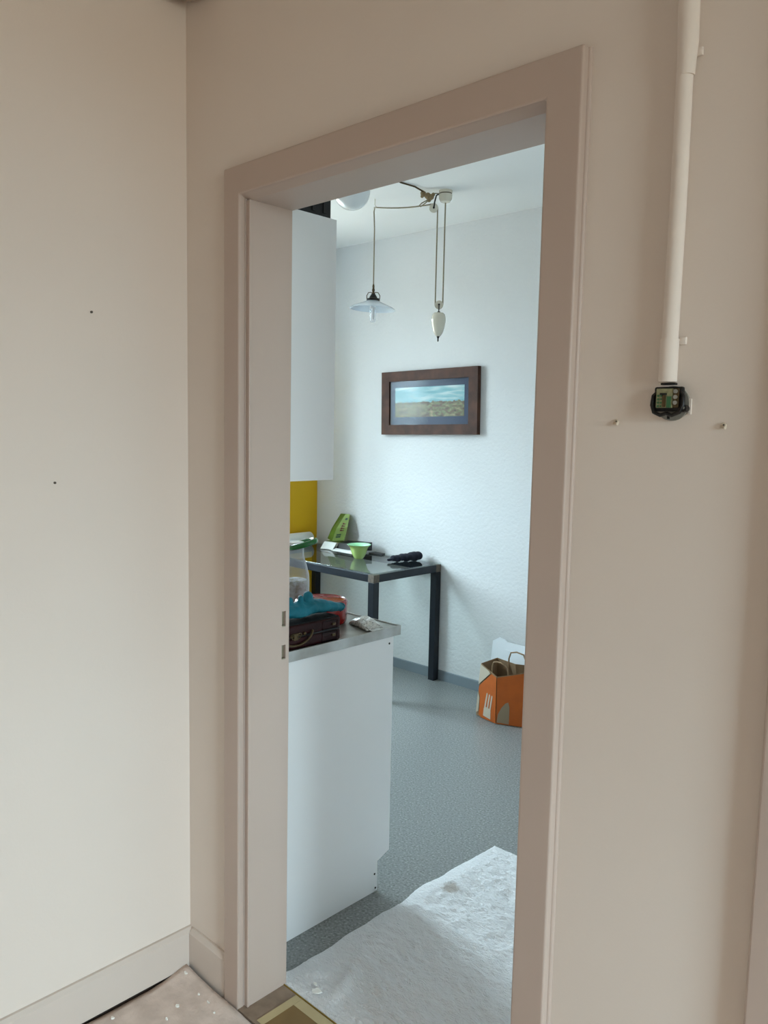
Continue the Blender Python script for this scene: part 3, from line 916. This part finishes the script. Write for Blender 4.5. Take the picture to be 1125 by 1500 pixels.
MB().lathe([(0.007, 0.006), (0.008, 0.0), (0.006, -0.003)], (p2.x, p2.y, wtb), 16).build('weight_cap', 'black_metal', cwt, True)
MB().lathe([(0.008, 0), (0.006, -0.006), (0.004, -0.010), (0.0035, -0.024), (0.001, -0.027)], (p2.x, p2.y, wtb - 0.1195), 16).build('finial', 'black_metal', cwt, True)
# ceiling hook of the lamp, cable connector and feed cable
MB().tube([z(HK, ZC), z(HK, 2.725), (HK.x + 0.010, HK.y, 2.714), (HK.x, HK.y, 2.704), (HK.x - 0.008, HK.y, 2.712)], 0.0025).build('ceiling_hook', 'porcelain', pl, True)
kn = Vector((-2.752, 3.170, 2.722))
m = MB()
for dx, dy, dz, r in ((0, 0, 0, 0.017), (-0.016, -0.02, 0.012, 0.013), (0.013, 0.014, -0.006, 0.013), (0.004, 0.006, -0.020, 0.011), (-0.022, -0.018, -0.002, 0.009), (0.020, 0.020, 0.008, 0.010)):
    m.ball(kn + Vector((dx, dy, dz)), r, sub=2)
o = m.build('cable_connector', 'knot', pl)
md = o.modifiers.new('merge', 'REMESH'); md.mode = 'VOXEL'; md.voxel_size = 0.004; md.use_smooth_shade = False
MB().tube([kn + Vector((-0.01, -0.01, 0.016)), Vector((-2.762, 3.08, ZC - 0.006)), Vector((-2.772, 2.99, ZC - 0.005)), Vector((-2.745, 2.86, ZC - 0.005)), Vector((-2.62, 2.60, ZC - 0.005))], 0.0042).build('feed_cable', 'brass_dark', pl, True)
MB().tube([kn + Vector((0.012, 0.012, 0.006)), kn + Vector((0.026, 0.030, 0.014)), rose - 0.030 * vr + Vector((0, 0, ZC - 0.016))], 0.003).build('link_wire', 'cord', pl, True)
MB().tube([kn + Vector((0, 0, -0.02)), kn - 0.03 * vr + Vector((0, 0, -0.036)), kn - 0.042 * vr + Vector((0, 0, -0.048)), kn - 0.036 * vr + Vector((0, 0, -0.054)), kn - 0.012 * vr + Vector((0, 0, -0.036)), kn + 0.004 * vr + Vector((0, 0, -0.022))], 0.0028).build('wire_loop', 'cord', pl, True)
# lamp head
def lamp(prof, name, material, parent, seg=36, cap=True):
    return MB().lathe(prof, z(HK, 0), seg, cap=cap).build(name, material, parent, True)
lamp([(0.004, 2.315), (0.006, 2.305), (0.005, 2.295), (0.008, 2.285), (0.006, 2.275), (0.010, 2.266)], 'stem', 'brass_dark', pl)
lamp([(0.008, 2.268), (0.012, 2.262), (0.020, 2.250), (0.022, 2.243), (0.035, 2.240), (0.036, 2.231), (0.030, 2.229)], 'lamp_holder', 'black_metal', pl)
for s in (-1, 1):
    MB().tube([HK + s * 0.034 * vr + Vector((0, 0, 2.238)), HK + s * 0.035 * vr + Vector((0, 0, 2.256)), HK + s * 0.026 * vr + Vector((0, 0, 2.272)), HK + s * 0.012 * vr + Vector((0, 0, 2.274)), HK + s * 0.004 * vr + Vector((0, 0, 2.266))], 0.0022).build('wire_bow', 'brass_dark', pl, True)
sh = MB().lathe([(0.030, 2.2305), (0.040, 2.226), (0.060, 2.217), (0.085, 2.207), (0.108, 2.197), (0.123, 2.187), (0.1245, 2.185), (0.1225, 2.1845), (0.107, 2.193), (0.084, 2.203), (0.060, 2.2125), (0.038, 2.222), (0.030, 2.226)], z(HK, 0), 56, cap=False)
bmesh.ops.rotate(sh.bm, verts=sh.bm.verts, cent=Vector(z(HK, 2.228)), matrix=Matrix.Rotation(math.radians(2.6), 3, -vn))
sh.build('shade', 'shade', pl, True)
bu = lamp([(0.012, 2.228), (0.013, 2.205), (0.015, 2.203), (0.015, 2.188), (0.012, 2.186)], 'bulb_base', 'white_plastic', pl)
lamp([(0.0155, 2.222), (0.0165, 2.215), (0.0165, 2.128), (0.0145, 2.119), (0.006, 2.116), (0.0, 2.116)], 'bulb', 'bulb_glass', pl, 28, False)
lamp([(0.006, 2.186), (0.007, 2.180), (0.007, 2.140), (0.003, 2.134)], 'filament_tube', 'white_plastic', pl, 16)

# ceiling globe
gb = thing('globe_lamp', (-2.83, 2.715, ZC), 'round opal glass globe light on the kitchen ceiling', 'ceiling light')
n = 24
MB().lathe([(0.087 * math.sin(math.pi * k / n), 2.660 - 0.087 * math.cos(math.pi * k / n)) for k in range(0, n - 2)], (-2.83, 2.715, 0), 48, cap=False).build('globe', 'opal', gb, True)
MB().lathe([(0.040, 2.733), (0.045, 2.738), (0.045, ZC - 0.0005), (0.02, ZC - 0.0005)], (-2.83, 2.715, 0), 32).build('base', 'white_plastic', gb, True)

# ------------------------------------------------------------------ paper bag and white sheet
bag = thing('paper_bag', (-2.40, 3.53, 0), 'brown paper shopping bag with orange cutlery print on the kitchen floor', 'bag')
fz_ = 0.003
b0 = [(-2.562, 3.462), (-2.408, 3.436), (-2.262, 3.505), (-2.245, 3.640), (-2.405, 3.655), (-2.552, 3.640)]
tp = [(-2.545, 3.470, 0.294), (-2.412, 3.436, 0.256), (-2.275, 3.500, 0.296), (-2.255, 3.625, 0.305), (-2.405, 3.590, 0.296), (-2.540, 3.612, 0.298)]
bv = [Vector((x, y, fz_)) for x, y in b0]
tv = [Vector(p) for p in tp]
m = MB()
for i in range(6):
    j = (i + 1) % 6
    def wall(u, v, i=i, j=j):
        p = bv[i].lerp(bv[j], u).lerp(tv[i].lerp(tv[j], u), v)
        n_ = noise.noise(Vector((p.x * 14, p.y * 14, p.z * 12))) * 0.004 * math.sin(math.pi * u) * math.sin(math.pi * min(v, 0.95))
        d = (bv[j] - bv[i]).normalized()
        return p + Vector((d.y, -d.x, 0)) * n_
    m.grid(wall, 8, 8)
vs = [m.bm.verts.new(p) for p in bv]
m.bm.faces.new(vs)
bmesh.ops.remove_doubles(m.bm, verts=m.bm.verts, dist=1e-4)
o = m.build('bag_body', 'kraft', bag)
o.modifiers.new('thickness', 'SOLIDIFY').thickness = 0.0012
fl, fr = (0, 1), (1, 2)
def bag_pt(side, u, v, off=0.0085):
    i, j = side
    p = bv[i].lerp(bv[j], u).lerp(tv[i].lerp(tv[j], u), v)
    d = (bv[j] - bv[i]).normalized()
    return p + Vector((d.y, -d.x, 0)) * off
def decal(side, uv, name, material, off, thick=0.0006):
    d = (bv[side[1]] - bv[side[0]]).normalized()
    return MB().prism([bag_pt(side, u, v, off) for u, v in uv], Vector((d.y, -d.x, 0)) * thick).build(name, material, bag)
decal(fl, [(0.16, 0.05), (0.30, 0.0), (1.0, 0.0), (1.0, 0.985), (0.70, 0.975), (0.06, 0.58), (0.05, 0.50), (0.15, 0.40), (0.17, 0.16)], 'orange_panel', 'orange_print', 0.0068)
decal(fr, [(0.0, 0.0), (1.0, 0.0), (1.0, 0.99), (0.0, 0.985)], 'orange_panel', 'orange_print', 0.0068)
decal(fl, [(0.01, 0.60), (0.62, 0.96), (0.55, 0.99), (0.03, 0.99)], 'pale_corner', 'cream_print', 0.0064)
decal(fl, [(0.01, 0.06), (0.13, 0.10), (0.13, 0.36), (0.02, 0.46)], 'pale_corner', 'cream_print', 0.0064)
# fork
decal(fl, [(0.40, 0.06), (0.76, 0.04), (0.76, 0.20), (0.74, 0.245), (0.46, 0.255), (0.41, 0.21)], 'fork_print', 'cream_print', 0.0090)
for u in (0.42, 0.55, 0.68):
    decal(fl, [(u, 0.21), (u + 0.07, 0.21), (u + 0.15, 0.53), (u + 0.12, 0.55), (u + 0.085, 0.53)], 'fork_print', 'cream_print', 0.0090)
# knife blade
decal(fr, [(0.02, 0.03), (0.42, 0.02), (0.44, 0.36), (0.40, 0.46), (0.30, 0.44), (0.16, 0.34), (0.05, 0.20)], 'knife_print', 'taupe_print', 0.0090)
MB().tube([(-2.462, 3.456, 0.22), (-2.460, 3.456, 0.300), (-2.452, 3.455, 0.322), (-2.430, 3.452, 0.330), (-2.402, 3.450, 0.330), (-2.382, 3.462, 0.318), (-2.370, 3.470, 0.295), (-2.368, 3.474, 0.215)], 0.0042).build('handle', 'kraft', bag, True)
MB().tube([(-2.455, 3.600, 0.22), (-2.453, 3.598, 0.315), (-2.440, 3.596, 0.350), (-2.400, 3.592, 0.362), (-2.355, 3.592, 0.356), (-2.340, 3.594, 0.320), (-2.338, 3.596, 0.22)], 0.0042).build('handle', 'kraft', bag, True)

ws = thing('white_card', (-2.55, 3.77, 0), 'white cardboard piece leaning on the wall behind the paper bag', 'cardboard')
poly = [(-2.697, 0.332), (-2.655, 0.358), (-2.612, 0.354), (-2.596, 0.342), (-2.40, 0.338), (-2.40, 0.0), (-2.697, 0.0)]
MB().prism([(x, 3.745 + 0.048 * zz / 0.36, zz + 0.001) for x, zz in poly], (0, -0.005, 0)).build('card_sheet', 'white_card', ws)
MB().prism([(x, 3.736 + 0.048 * zz / 0.36, zz + 0.001) for x, zz in [(-2.60, 0.300), (-2.40, 0.292), (-2.40, 0.0), (-2.60, 0.0)]], (0, -0.004, 0)).build('card_flap', 'white_card', ws)

# ------------------------------------------------------------------ painter's fleece in the kitchen and hall
def kitchen_cloth(u, v):
    y = 1.3415 + (2.385 - 1.3415) * v
    left = -1.663 + 0.006 * math.sin(v * 7.0) + 0.012 * noise.noise(Vector((v * 9, 0, 5)))
    right = -0.66
    x = left + (right - left) * u
    y += 0.008 * noise.noise(Vector((u * 6, 3, v))) * v
    d = max(0.0, 1 - v * 1.2)
    n1 = noise.noise(Vector((x * 5, y * 5, 0))) * 0.007
    wx, wy = x + 0.03 * noise.noise(Vector((x * 7, y * 7, 3))), y + 0.03 * noise.noise(Vector((x * 7, y * 7, 6)))
    n2 = (1 - abs(noise.noise(Vector((wx * 12 + wy * 8, wy * 20 - wx * 6, 1.7)))) * 2) * 0.0055
    n3 = (1 - abs(noise.noise(Vector((wx * 34 + wy * 14, wy * 46 - wx * 10, 4.0)))) * 2) * 0.0030
    n4 = noise.noise(Vector((x * 90, y * 80, 8.0))) * 0.001
    ridge = 0.014 * math.exp(-((x + 1.50 + 0.35 * (y - 1.45)) / 0.022) ** 2) * max(0, 1 - abs(y - 1.5) / 0.3)
    zz = 0.010 + n1 + n2 + n3 + n4 + ridge
    e = min(1.0, min(u, 1 - u) * 18, (1 - v) * 18)
    zz *= 0.35 + 0.65 * e
    k_ = min(1.0, v * 16)
    return (x, y, max(0.003, 0.0125 * (1 - k_) + zz * k_))
m = MB().grid(kitchen_cloth, 260, 270)
kc = tag(m.build('drop_cloth', 'fleece', smooth=False), 'crinkled white painter fleece spread on the grey kitchen floor', 'drop cloth')
for p in kc.data.polygons:
    p.use_smooth = True
sd = kc.modifiers.new('thickness', 'SOLIDIFY'); sd.thickness = 0.002; sd.offset = -1

def hall_cloth(u, v):
    x = -1.866 + (0.45 + 1.866) * u
    y = -0.6 + (1.186 + 0.6) * v
    zz = 0.005 + 0.004 * noise.noise(Vector((x * 4, y * 4, 9))) + 0.0018 * noise.noise(Vector((x * 16, y * 13, 2)))
    dc = math.hypot(x + 1.866, y - 1.186)
    zz += 0.010 * math.exp(-(dc / 0.07) ** 2)
    zz += 0.006 * math.exp(-((y - 1.186) / 0.04) ** 2) * max(0, min(1, (-1.45 - x) / 0.2))
    return (x, y, max(0.0035, zz))
m = MB().grid(hall_cloth, 150, 130)
hc = tag(m.build('drop_cloth', 'hall_fleece'), 'beige painter fleece with paint flakes on the hall floor', 'drop cloth')
for p in hc.data.polygons:
    p.use_smooth = True
sd = hc.modifiers.new('thickness', 'SOLIDIFY'); sd.thickness = 0.002; sd.offset = -1

# taped cardboard on the threshold
tc_ = thing('cardboard_cover', (-1.2, 1.26, 0.012), 'brown cardboard sheet taped down on the door threshold', 'cardboard')
MB().box(-1.541, JR - 0.02, 1.200, 1.309, 0.0123, 0.0140).build('sheet', 'cardboard', tc_)
MB().box(-1.560, -1.536, 1.200, 1.333, 0.0141, 0.0147).build('tape', 'tape', tc_)
MB().box(-1.5355, JR - 0.02, 1.304, 1.333, 0.0141, 0.0147).build('tape', 'tape', tc_)

# paint flakes
def flake(x, y, zz, r, label, group=None, squash=0.7, seed=0):
    rnd = random.Random(seed)
    k = 9
    pts = []
    for i in range(k):
        a_ = 2 * math.pi * i / k
        rr = r * (0.7 + 0.5 * rnd.random())
        pts.append((x + rr * math.cos(a_), y + squash * rr * math.sin(a_), zz + 0.002 * rnd.random()))
    t = MB().prism(pts, (0, 0, 0.003))
    tag(t.build('paint_flake', 'flake', origin=(x, y, zz)), label, 'paint flake', group)
def kz(x, y):
    return kitchen_cloth((x + 1.663) / 1.003, (y - 1.3415) / 1.0435)[2]
def hz(x, y):
    return hall_cloth((x + 1.866) / 2.316, (y + 0.6) / 1.786)[2]
flake(-1.523, 1.376, kz(-1.523, 1.376) + 0.006, 0.015, 'large white paint flake on the kitchen fleece near the threshold', seed=1)
flake(-1.548, 1.392, kz(-1.548, 1.392) + 0.006, 0.006, 'tiny white paint flake just beyond the large one on the kitchen fleece', seed=2)
for i, (x, y, r, q, lab) in enumerate((
        (-1.756, 1.087, 0.0060, 0.7, 'largest white paint flake in the middle of the beige hall fleece'),
        (-1.750, 1.149, 0.0040, 0.7, 'small white paint flake halfway between the hall corner and the casing'),
        (-1.706, 1.150, 0.0060, 0.4, 'thin white paint flake on the hall fleece below the door casing'),
        (-1.838, 0.945, 0.0065, 0.7, 'white paint flake beside the dark gap under the left baseboard'),
        (-1.838, 1.165, 0.0085, 0.4, 'long white paint flake in the corner where the two baseboards meet'),
        (-1.733, 1.040, 0.0040, 0.7, 'small white paint flake on the hall fleece at the bottom picture edge'),
        (-1.664, 1.140, 0.0035, 0.7, 'tiny white paint flake on the hall fleece nearest the threshold'))):
    flake(x, y, hz(x, y) + 0.002, r, lab, 'paint flakes on the hall fleece', q, seed=10 + i)

# ------------------------------------------------------------------ conduit, cable box, plugs, cap
cx = -0.546
cd = thing('conduit', (cx, YD, 1.63), 'white painted conduit pipe running down the wall to the bare switch', 'pipe')
MB().tube([(cx, YD - 0.013, 1.630), (cx, YD - 0.013, 1.695)], 0.0138, 20).build('sleeve', 'hall_wall', cd, True)
MB().tube([(cx, YD - 0.0125, 1.690), (cx + 0.001, YD - 0.0125, 1.9), (cx, YD - 0.0125, 2.10), (cx, YD - 0.0125, ZC)], 0.0122, 20).build('pipe', 'hall_wall', cd, True)
MB().tube([(cx + 0.002, YD - 0.013, 2.075), (cx + 0.003, YD - 0.014, 2.12), (cx + 0.001, YD - 0.014, 2.20), (cx - 0.002, YD - 0.013, 2.36)], [0.0125, 0.0150, 0.0155, 0.0155], 20).build('plaster_sleeve', 'hall_wall', cd, True)
for zz in (1.692, 2.108):
    MB().box(cx + 0.011, cx + 0.022, YD - 0.006, YD + 0.0, zz - 0.006, zz + 0.006, 0.002).build('clip', 'hall_wall', cd, True)

sx, sz = -0.543, 1.601
sw = thing('switch_insert', (sx, YD, sz), 'bare electrical insert with green terminals at the end of the conduit', 'switch insert')
def disc(r, y0_, y1_, x, zz, name, material, parent, seg=32):
    return MB().lathe([(r, y0_), (r, y1_)], (x, YD, zz), seg, 'Y').build(name, material, parent, True)
disc(0.0265, -0.004, 0.0, sx + 0.002, sz - 0.003, 'back_box', 'box_grey', sw)
MB().box(sx - 0.0235, sx + 0.022, YD - 0.014, YD - 0.004, sz - 0.016, sz + 0.022, 0.003).build('frame_plate', 'black_metal', sw)
MB().box(sx - 0.017, sx + 0.009, YD - 0.020, YD - 0.0145, sz - 0.010, sz + 0.019, 0.001).build('terminal_block', 'pcb', sw)
MB().box(sx + 0.0095, sx + 0.018, YD - 0.019, YD - 0.0145, sz - 0.010, sz + 0.019, 0.001).build('screw_block', 'brass_dark', sw)
MB().box(sx + 0.001, sx + 0.0075, YD - 0.0225, YD - 0.0202, sz - 0.010, sz + 0.007, 0.0005).build('green_terminal', 'pcb_green', sw)
MB().box(sx - 0.006, sx - 0.0015, YD - 0.0215, YD - 0.0202, sz - 0.009, sz + 0.009, 0.0003).build('slot', 'brass_dark', sw)
MB().box(sx - 0.010, sx + 0.001, YD - 0.0225, YD - 0.0216, sz + 0.009, sz + 0.012, 0.0003).build('slot', 'black_metal', sw)
for k in range(3):
    zz = sz + 0.0145 - 0.0085 * k
    MB().lathe([(0.0032, -0.0215), (0.0030, -0.0192)], (sx + 0.0138, YD, zz), 14, 'Y').build('screw', 'steel', sw, True)
for k in range(4):
    zz = sz + 0.008 - 0.0052 * k
    MB().lathe([(0.0018, -0.0212), (0.0018, -0.0201)], (sx - 0.0130, YD, zz), 10, 'Y').build('green_terminal', 'pcb_green', sw, True)
    MB().lathe([(0.0014, -0.0212), (0.0014, -0.0201)], (sx - 0.0085, YD, zz), 10, 'Y').build('green_terminal', 'pcb_green', sw, True)
for s in (-1, 1):
    MB().tube([(sx + s * 0.016, YD - 0.012, sz + 0.016), (sx + s * 0.0235, YD - 0.015, sz + 0.008), (sx + s * 0.0245, YD - 0.016, sz - 0.006), (sx + s * 0.020, YD - 0.018, sz - 0.017), (sx + s * 0.009, YD - 0.019, sz - 0.0215), (sx, YD - 0.019, sz - 0.0185)], 0.0030).build('wire', 'black_metal', sw, True)
MB().box(sx - 0.0015, sx + 0.0015, YD - 0.012, YD - 0.008, sz - 0.027, sz - 0.020).build('lug', 'black_metal', sw)
disc(0.0055, -0.016, -0.004, sx + 0.0245, sz - 0.011, 'claw_screw', 'black_metal', sw, 16)
disc(0.0022, -0.0175, -0.0162, sx + 0.0255, sz - 0.010, 'claw_screw_tip', 'steel', sw, 12)
MB().box(sx + 0.027, sx + 0.032, YD - 0.003, YD - 0.0001, sz - 0.020, sz + 0.004, 0.001).build('plaster_edge', 'hall_wall', sw)
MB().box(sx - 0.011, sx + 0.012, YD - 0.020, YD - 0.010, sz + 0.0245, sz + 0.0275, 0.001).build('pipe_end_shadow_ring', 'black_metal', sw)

def plug(x, zz, label, tilt):
    t = thing('wall_plug', (x, YD, zz), label, 'wall plug')
    MB().lathe([(0.0045, 0.0), (0.0045, -0.002), (0.0036, -0.003)], (x, YD, zz), 14, Vector((0, 1, 0))).build('collar', 'plug', t, True)
    MB().lathe([(0.0010, 0.0), (0.0010, -0.0006)], (x + tilt * 0.001, YD - 0.0031, zz + 0.001), 10, Vector((0, 1, 0))).build('hole', 'hole', t)
    MB().tube([(x - 0.003, YD - 0.002, zz - 0.002), (x + tilt * 0.005, YD - 0.006, zz - 0.003)], 0.0026, 6).build('torn_lip', 'plug', t, True)
plug(-0.634, 1.569, 'pale wall plug left of the bare electrical insert', 1)
plug(-0.462, 1.565, 'pale wall plug right of the bare electrical insert', 1)

def nail(y, zz, label):
    t = thing('nail_stub', (XL, y, zz), label, 'nail')
    MB().lathe([(0.0030, -0.001), (0.0030, 0.003), (0.0018, 0.004)], (XL, y, zz), 10, 'X').build('stub', 'rust', t, True)
nail(0.943, 1.817, 'small dark nail stub high on the cream left wall')
nail(0.844, 1.407, 'small dark nail stub lower on the cream left wall')

jc = thing('ceiling_cap', (-1.835, 1.150, 2.60), 'round white cap in the top corner of the left wall', 'cap')
MB().lathe([(0.0, 2.602), (0.030, 2.6035), (0.046, 2.608), (0.052, 2.616), (0.052, 2.66), (0.0, 2.66)], (-1.800, 1.157, -0.006), 36, cap=False).build('cap_body', 'trim', jc, True)
MB().box(XL, -1.845, 1.135, 1.178, 2.62, 2.652, 0.003).build('bracket', 'trim', jc)
